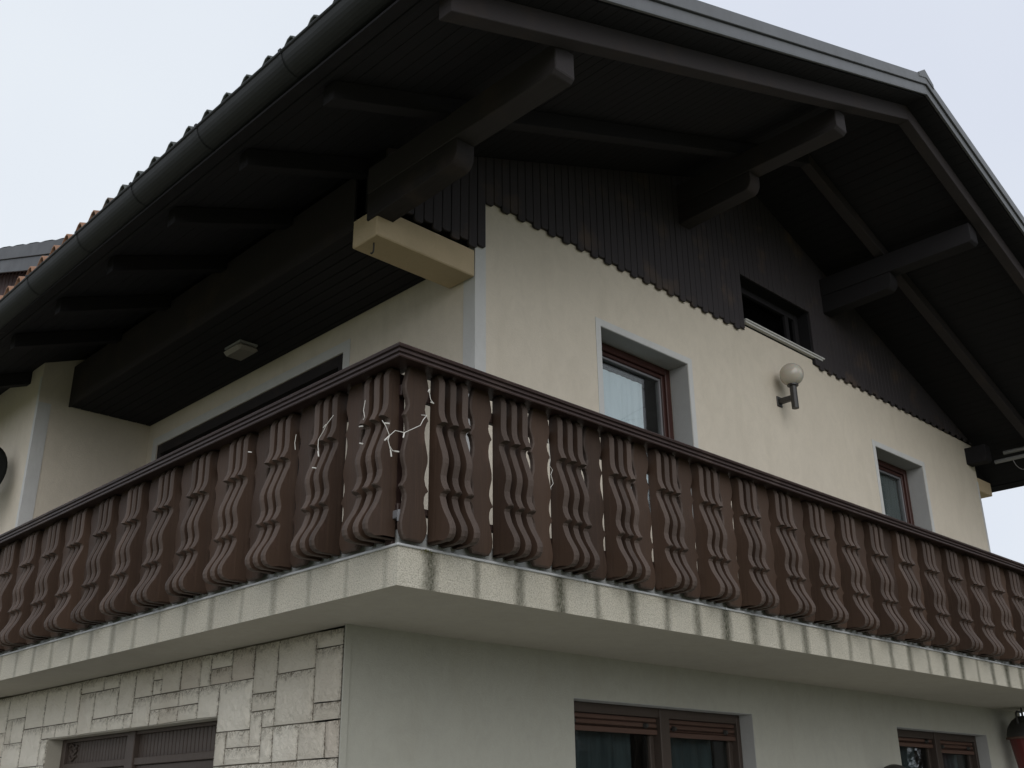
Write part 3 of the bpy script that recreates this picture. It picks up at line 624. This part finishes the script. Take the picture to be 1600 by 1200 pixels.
# ------------------------------------------------------------------ balcony railings
fin = [(0, 0), (.035, 1.104), (.050, 1.095), (.068, 1.055), (.068, 1.0), (.066, .94), (.067, .90), (.073, .872), (.086, .846), (.090, .838), (.092, .832), (.056, .824), (.049, .812), (.052, .79), (.066, .755), (.080, .715), (.096, .675), (.104, .64), (.103, .615), (.094, .582), (.088, .555), (.092, .525), (.108, .49), (.119, .478), (.115, .472), (.091, .462), (.085, .448), (.093, .42), (.104, .39), (.122, .358), (.143, .325), (.158, .295), (.162, .275), (.157, .25), (.142, .232), (.115, .224), (.07, .222), (0, 0)]
hw = [(1.108, .046), (1.088, .058), (1.05, .068), (1.01, .077), (.98, .078), (.95, .070), (.925, .059), (.895, .054), (.870, .060), (.846, .074), (.838, .078), (.826, .068), (.80, .059), (.77, .055), (.735, .058), (.69, .070), (.65, .079), (.62, .079), (.59, .071), (.56, .062), (.53, .060), (.50, .068), (.48, .083), (.472, .085), (.46, .070), (.44, .061), (.41, .059), (.37, .066), (.33, .077), (.292, .083), (.26, .080), (.235, .071), (.214, .055)]
def board(rows, th, c=.007, inner=False):
    """rows of (z, u0, u1) from top to bottom, thickness th centred on v = 0; long edges chamfered"""
    n = len(rows); bm = bmesh.new(); L = []
    for ins, v in ((1, -th/2), (0, -th/2+c), (0, th/2-c), (1, th/2)):
        ring = []
        for k, (z, a, b) in enumerate(rows):
            zz = z-(c if k == 0 else 0)*ins+(c if k == n-1 else 0)*ins
            ring.append((bm.verts.new((a+(0 if inner else c*ins), v, zz)), bm.verts.new((b-c*ins, v, zz))))
        L.append(ring)
    for ring in (L[0], L[-1]):
        for p, q in zip(ring, ring[1:]): bm.faces.new((p[0], p[1], q[1], q[0]))
    for A, B in zip(L, L[1:]):
        for k in range(n-1):
            for e in (0, 1): bm.faces.new((A[k][e], A[k+1][e], B[k+1][e], B[k][e]))
        for k in (0, n-1): bm.faces.new((A[k][0], A[k][1], B[k][1], B[k][0]))
    bmesh.ops.recalc_face_normals(bm, faces=bm.faces); return bm
def mk(name, bm):
    me = bpy.data.meshes.new(name)
    for f in bm.faces:                    # edge faces take a lighter colour than the broad faces
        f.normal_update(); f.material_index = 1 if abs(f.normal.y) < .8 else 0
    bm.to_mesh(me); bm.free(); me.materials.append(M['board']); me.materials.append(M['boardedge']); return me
# u points outward for the fins (local -y for the front railing), v runs along the railing
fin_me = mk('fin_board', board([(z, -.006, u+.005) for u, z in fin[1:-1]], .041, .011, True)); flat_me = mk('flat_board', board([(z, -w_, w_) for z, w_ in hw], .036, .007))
rail_prof = [(-.05, 1.102), (.112, 1.102), (.114, 1.090), (.124, 1.088), (.127, 1.094), (.125, 1.101), (.119, 1.104), (.120, 1.111), (.131, 1.114), (.132, 1.124), (.126, 1.128), (.127, 1.133), (.139, 1.136), (.142, 1.146), (.136, 1.155), (.122, 1.159), (-.05, 1.159)]
def railing(side):
    """side 'front': along x at y = 0, outward -y; side 'left': along y at x = 0, outward -x"""
    if side == 'front': e = empty('balcony_railing', 3.5, 0, .2); Q = lambda s, o, z: (s, -o, z); mat = 'handrail_x'; end = SX; first, per, n = .185, .4395, 21
    else: e = empty('balcony_railing', 0, 3.2, .2); Q = lambda s, o, z: (-o, s, z); mat = 'handrail_y'; end = SY; first, per, n = .036, .4435, 16
    org = wloc(e)-Vector((0, 0, H))
    # handrail, mitred at the corner
    bm = bmesh.new(); A = [bm.verts.new(Q(-o, o, z)) for o, z in rail_prof]; B = [bm.verts.new(Q(end, o, z)) for o, z in rail_prof]; k = len(A)
    for i in range(k): bm.faces.new((A[i], A[(i+1) % k], B[(i+1) % k], B[i]))
    bm.faces.new(B); bm.faces.new(A[::-1]); obj('handrail', bm, mat, e)
    def bar(s0, s1, o0, o1, z0, z1, bev=.004):
        bm = bmesh.new(); p, q = Q(s0, o0, z0), Q(s1, o1, z1); box(bm, min(p[0], q[0]), max(p[0], q[0]), min(p[1], q[1]), max(p[1], q[1]), z0, z1, bev); return bm
    g0 = 0 if side == 'front' else .062
    obj('upper_crossrail', bar(g0, end, -.045, -.012 if side == 'left' else -.0125, .955, 1.015), mat, e)
    obj('lower_crossrail', bar(g0, end, -.045, -.012 if side == 'left' else -.0125, .362, .398), mat, e)
    s = .0 if side == 'front' else 1.31
    while s < end-.1:
        obj('post', bar(s-.001, s+.055, -.105, -.05, .201, 1.088), mat, e, at=None); s += 1.31
    if side == 'front':
        bm = bmesh.new(); box(bm, -.012, .04, -.012, .04, .32, .36, .003); box(bm, -.022, .022, -.0155, -.0125, .30, .345); obj('corner_bracket', bm, 'greybr', e)
    cf = 0
    proto = {}
    for g in range(n):
        s0 = first+g*per
        for kind, ds in (('fin', .017), ('fin', .097), ('fin', .177), ('flat', .32)):
            if s0+ds > end-.05: continue
            if kind == 'fin':
                o = bpy.data.objects.new('carved_fin_board', fin_me); p = Q(s0+ds+R.uniform(-.003, .003), 0, 0)
                o.rotation_euler = (0, 0, -math.pi/2+R.uniform(-.02, .02)) if side == 'front' else (0, 0, math.pi+R.uniform(-.02, .02))
            else:
                o = bpy.data.objects.new('carved_flat_board', flat_me); p = Q(s0+ds+R.uniform(-.003, .003), .017, 0)
                o.rotation_euler = (0, 0, R.uniform(-.015, .015)+(0 if side == 'front' else math.pi/2))
            link(o); o.parent = e; o.location = Vector(p)-org+Vector((0, 0, R.uniform(-.003, .003)))
    if side == 'front':
        o = bpy.data.objects.new('carved_flat_board', flat_me); link(o); o.parent = e; o.location = Vector((.068, -.017, 0))-org
    return e
r1 = railing('front'); tag(r1, 'dark brown carved wooden railing along the gable front, right of the balcony corner', 'railing', 'balcony railings')
r2_ = railing('left'); tag(r2_, 'dark brown carved wooden railing along the shaded loggia side, left of the balcony corner', 'railing', 'balcony railings')

# ------------------------------------------------------------------ globe wall lamp
wl = empty('wall_lamp', 5.33, YW, 2.45); tag(wl, 'round milky globe lamp on a dark bracket on the upper gable wall', 'wall lamp')
bm = bmesh.new(); bmesh.ops.create_uvsphere(bm, u_segments=32, v_segments=20, radius=.112); bmesh.ops.translate(bm, verts=bm.verts, vec=(5.33, .88, 2.83)); obj('globe', bm, 'globe', wl, True)
bm = bmesh.new(); tube(bm, [(5.33, .88, 2.735), (5.33, .88, 2.715)], .052, 20); tube(bm, [(5.33, .88, 2.715), (5.33, .88, 2.49)], .033, 20); obj('lamp_stem', bm, 'black', wl)
bm = bmesh.new(); box(bm, 5.308, 5.352, .905, YW-.01, 2.575, 2.625, .004); box(bm, 5.29, 5.37, YW-.012, YW, 2.55, 2.65, .003); obj('mounting_arm', bm, 'black', wl)
# small ceiling lamp in the loggia
cl = empty('ceiling_lamp', 1.06, 3.6, 2.60); tag(cl, 'small box lamp on the dark boarded loggia ceiling', 'ceiling lamp')
bm = bmesh.new(); box(bm, .96, 1.16, 3.46, 3.74, 2.64, 2.70, .03); obj('diffuser', bm, 'lampbox', cl)
bm = bmesh.new(); box(bm, .975, 1.145, 3.475, 3.725, 2.70, 2.718); obj('base_plate', bm, 'paleplastic', cl)
# tube lights beyond the right wall
tl = empty('tube_light', 9.85, .5, 2.9); tag(tl, 'pair of pale tubes with a looped cable under the right eaves', 'tube light')
for z, ya in ((3.02, .72), (2.93, .84)):
    bm = bmesh.new(); tube(bm, [(9.85, ya, z), (9.85, ya-1.0, z)], .024, 12); obj('tube', bm, 'paletube', tl)
bm = bmesh.new(); tube(bm, [(9.85, .50+.13*math.cos(a/10*math.pi), 2.95-.19*math.sin(a/10*math.pi)) for a in range(11)], .005, 6); obj('cable', bm, 'paletube', tl)
bm = bmesh.new(); box(bm, 9.84, 9.86, .3, .32, 2.95, rz(9.85, .199)); box(bm, 9.84, 9.86, -.1, -.08, 2.95, rz(9.85, .199)); obj('hanger', bm, 'black', tl)
# satellite dish by the side wall
sdh = empty('satellite_dish', 0.02, 6.5, 1.5); tag(sdh, 'dark round dish on a bracket beside the far left wall, cut by the frame', 'satellite dish')
bm = bmesh.new(); ax = Vector((-.62, -.72, .3)).normalized(); ux = ax.cross(Vector((0, 0, 1))).normalized(); uz = ux.cross(ax); c0 = Vector((.0, 6.44, 1.99)); prev = None
for k in range(9):
    rr = .36*k/8; cc = c0+ax*(rr*rr*.45); ringv = [bm.verts.new(cc+(ux*math.cos(a*math.pi/18)*.82+uz*math.sin(a*math.pi/18))*rr) for a in range(36)] if k else [bm.verts.new(cc)]
    if k == 1:
        for a in range(36): bm.faces.new((prev[0], ringv[a], ringv[(a+1) % 36]))
    elif k > 1:
        for a in range(36): bm.faces.new((prev[a], ringv[a], ringv[(a+1) % 36], prev[(a+1) % 36]))
    prev = ringv
bmesh.ops.solidify(bm, geom=bm.faces[:], thickness=.012); obj('dish', bm, 'dishpaint', sdh, True)
bm = bmesh.new(); tube(bm, [c0-ax*.01, c0-ax*.1, Vector((.29, 6.75, 1.9))], .02, 8); obj('bracket', bm, 'greybr', sdh)
bm = bmesh.new(); tube(bm, [c0+uz*.38+ax*.06, c0+uz*.30+ax*.30], .010, 8); tube(bm, [c0+uz*.31+ax*.27, c0+uz*.29+ax*.33], .022, 10); obj('feed_arm', bm, 'black', sdh)
# dark red lantern under the balcony, lower right
ln = empty('hanging_lantern', 9.05, .8, -.75); tag(ln, 'dark red round topped lantern on a bracket under the balcony, lower right edge', 'lantern')
bm = bmesh.new(); pr = [(.0, -.08), (.06, -.09), (.12, -.13), (.17, -.20), (.19, -.27), (.19, -.30)]; seg = 24; pv = None
for r0, z0 in pr:
    rgv = [bm.verts.new((9.15+max(r0, .002)*math.cos(a*2*math.pi/seg), .8+max(r0, .002)*math.sin(a*2*math.pi/seg), z0)) for a in range(seg)]
    if pv:
        for a in range(seg): bm.faces.new((pv[a], pv[(a+1) % seg], rgv[(a+1) % seg], rgv[a]))
    pv = rgv
obj('lantern_cap', bm, 'black', ln, True)
bm = bmesh.new(); tube(bm, [(9.15, .8, -.30), (9.15, .8, -.32)], .2, 24); obj('cap_rim', bm, 'shutter', ln)
bm = bmesh.new(); tube(bm, [(9.15, .8, -.32), (9.15, .8, -.68)], [.17, .12], 24); obj('lantern_body', bm, 'red', ln)
bm = bmesh.new(); tube(bm, [(8.99, .8, -.17), (8.99, .8, -.06), (9.02, .8, -.045), (9.15, .8, -.045)], .012, 8); tube(bm, [(9.15, .8, -.09), (9.15, .8, 0)], .012, 8); obj('hanger', bm, 'black', ln)
# dark capped lamp between the ground floor windows (only its top is in the picture)
gl = empty('garden_lamp', 6.33, YW, -1.0); tag(gl, 'dark domed lamp top beside the right ground floor window, at the bottom edge', 'wall lamp')
bm = bmesh.new(); pv = None
for k in range(7):
    a0 = k/6*math.pi/2; r0 = max(.003, .13*math.sin(a0)); z0 = -.72+.095*math.cos(a0)
    rgv = [bm.verts.new((6.33+r0*math.cos(a*2*math.pi/24), .9+r0*math.sin(a*2*math.pi/24), z0)) for a in range(24)]
    if pv:
        for a in range(24): bm.faces.new((pv[a], pv[(a+1) % 24], rgv[(a+1) % 24], rgv[a]))
    pv = rgv
obj('lamp_cap', bm, 'black', gl, True)
bm = bmesh.new(); tube(bm, [(6.33, .9, -.72), (6.33, .9, -.92)], [.09, .07], 20); obj('lamp_glass', bm, 'globe', gl)
bm = bmesh.new(); box(bm, 6.31, 6.35, .9, YW, -.96, -.92); obj('mounting_arm', bm, 'black', gl)
# ------------------------------------------------------------------ string lights
sg = empty('string_lights', 0, 0, .55); tag(sg, 'unlit white fairy light wires tangled over the boards around the balcony corner', 'string lights')
def wire(name, pts, r=.0019): bm = bmesh.new(); tube(bm, pts, r, 6); return obj(name, bm, 'wire', sg)
wire('wire', [(0.03, -.115, 0.82), (0.018, -.17, 0.799), (-0.008, -.175, 0.768), (-0.024, -.175, 0.737), (-0.065, -.175, 0.711), (-0.116, -.17, 0.679), (-0.17, -.17, 0.677), (-0.204, -.17, 0.643), (-0.212, -.17, 0.623), (-0.201, -.17, 0.594), (-0.182, -.17, 0.575), (-0.147, -.17, 0.578)])
wire('wire', [(-0.241, -.16, 0.713), (-0.227, -.17, 0.687), (-0.204, -.172, 0.643), (-0.212, -.172, 0.62), (-0.194, -.17, 0.575), (-0.187, -.17, 0.548)])
wire('wire', [(-0.16, 0.359, 0.901), (-0.17, 0.4, 0.861), (-0.17, 0.434, 0.824), (-0.172, 0.465, 0.795), (-0.172, 0.466, 0.758), (-0.17, 0.456, 0.705)])
wire('wire', [(-.1, .175, .946), (-.1, .186, .894), (-.1, .173, .854), (-.1, .185, .843)])
wire('wire', [(-.05, .873, .956), (-.05, .881, .909), (-.05, .871, .867)])
wire('wire', [(1.008, -.03, 1.036), (1.009, -.03, .972), (1.025, -.03, .827), (1.017, -.03, .793), (1.042, -.03, .772), (1.027, -.03, .743), (1.045, -.03, .694), (1.024, -.03, .67), (1.02, -.03, .617)])
wire('wire', [(.085, -.1, .975), (.098, -.1, .925), (.116, -.1, .907)])
def bulb(a, b): bm = bmesh.new(); tube(bm, [a, b], .0036, 6); obj('bulb', bm, 'wire', sg)
for a, b in (((-.116, -.17, .679), (-.123, -.172, .652)), ((-.204, -.17, .643), (-.232, -.172, .613)), ((-.231, -.165, .70), (-.207, -.172, .702)), ((-.194, -.17, .575), (-.187, -.17, .545)), ((-.17, -.17, .575), (-.145, -.17, .578)),
             ((-.17, .43, .85), (-.172, .405, .858)), ((-.17, .466, .73), (-.17, .456, .70)), ((-.12, 1.25, .932), (-.12, 1.215, .921)), ((-.12, .585, .682), (-.12, .55, .672)), ((-.12, .188, .803), (-.12, .159, .798)), ((-.12, .178, .713), (-.12, .152, .704)), ((.084, -.12, .9), (.102, -.12, .898)), ((.073, -.12, .965), (.066, -.12, .95))): bulb(a, b)

# ------------------------------------------------------------------ bare trees across the garden, mirrored in the panes
def tree(x, y, h, seed, label):
    RT = random.Random(seed); tr = empty('bare_tree', x, y); tag(tr, label, 'tree', 'bare trees across the garden'); tb = bmesh.new(); cb = bmesh.new()
    def grow(bm_, p, d, L, r, dep):
        pts = [p]; q = p.copy(); dd = d.copy(); n = 4
        for k in range(n):
            dd = (dd+Vector((RT.gauss(0, .12), RT.gauss(0, .12), RT.gauss(0, .06)+.03))).normalized(); q = q+dd*L/n; pts.append(q.copy())
        tube(bm_, pts, [r*(1-.45*k/n) for k in range(n+1)], 6 if dep < 2 else 4)
        if dep < 5:
            for k in range(3 if dep < 3 else 4):
                i = RT.choice((2, 3, 4)) if dep else RT.choice((3, 4)); a = RT.uniform(0, 6.28); t0 = RT.uniform(.45, 1.0)
                nd = (dd+Vector((math.cos(a)*t0, math.sin(a)*t0, RT.uniform(-.1, .4)))).normalized()
                grow(cb, pts[i], nd, L*RT.uniform(.55, .78), r*.5, dep+1)
    grow(tb, Vector((x, y, -H)), Vector((0, 0, 1)), h*.32, h*.022, 0); obj('trunk', tb, 'bark', tr); obj('crown', cb, 'bark', tr)
for k, (x, y, h) in enumerate(((11, -9, 10), (15, -12, 11), (19, -8, 9), (22, -14, 12), (13, -15, 11), (26, -10, 12), (18, -17, 12), (9, -14, 10), (29, -16, 13), (-13, 9, 9))):
    tree(x, y, h, k+1, 'leafless garden tree mirrored in the window panes')

# the leafless wood beyond the garden, mirrored in the ground floor panes
RW = random.Random(5); bm = bmesh.new()
for k in range(1500):
    t0 = RW.random(); d = RW.uniform(-3.5, 3.5); x = 13+20*t0+d*.7; y = -3-20*t0+d*.7; h = RW.uniform(3.0, 8.5)
    p = Vector((x, y, -H)); pts = [p]; a = Vector((RW.gauss(0, .18), RW.gauss(0, .18), 1))
    for q in range(4): a = a+Vector((RW.gauss(0, .12), RW.gauss(0, .12), 0)); pts.append(pts[-1]+a.normalized()*h/4)
    tube(bm, pts, [.05*h/8*(1-.2*q) for q in range(5)], 3, False)
    for _ in range(7):
        i = RW.randint(1, 4); b = Vector((RW.gauss(0, 1), RW.gauss(0, 1), RW.uniform(.1, 1.1))).normalized()*RW.uniform(.5, 1.4)
        tube(bm, [pts[i], pts[i]+b*.5+Vector((0, 0, .05)), pts[i]+b], [.016, .011, .006], 3, False)
tag(obj('woodland', bm, 'bark'), kind='stuff')
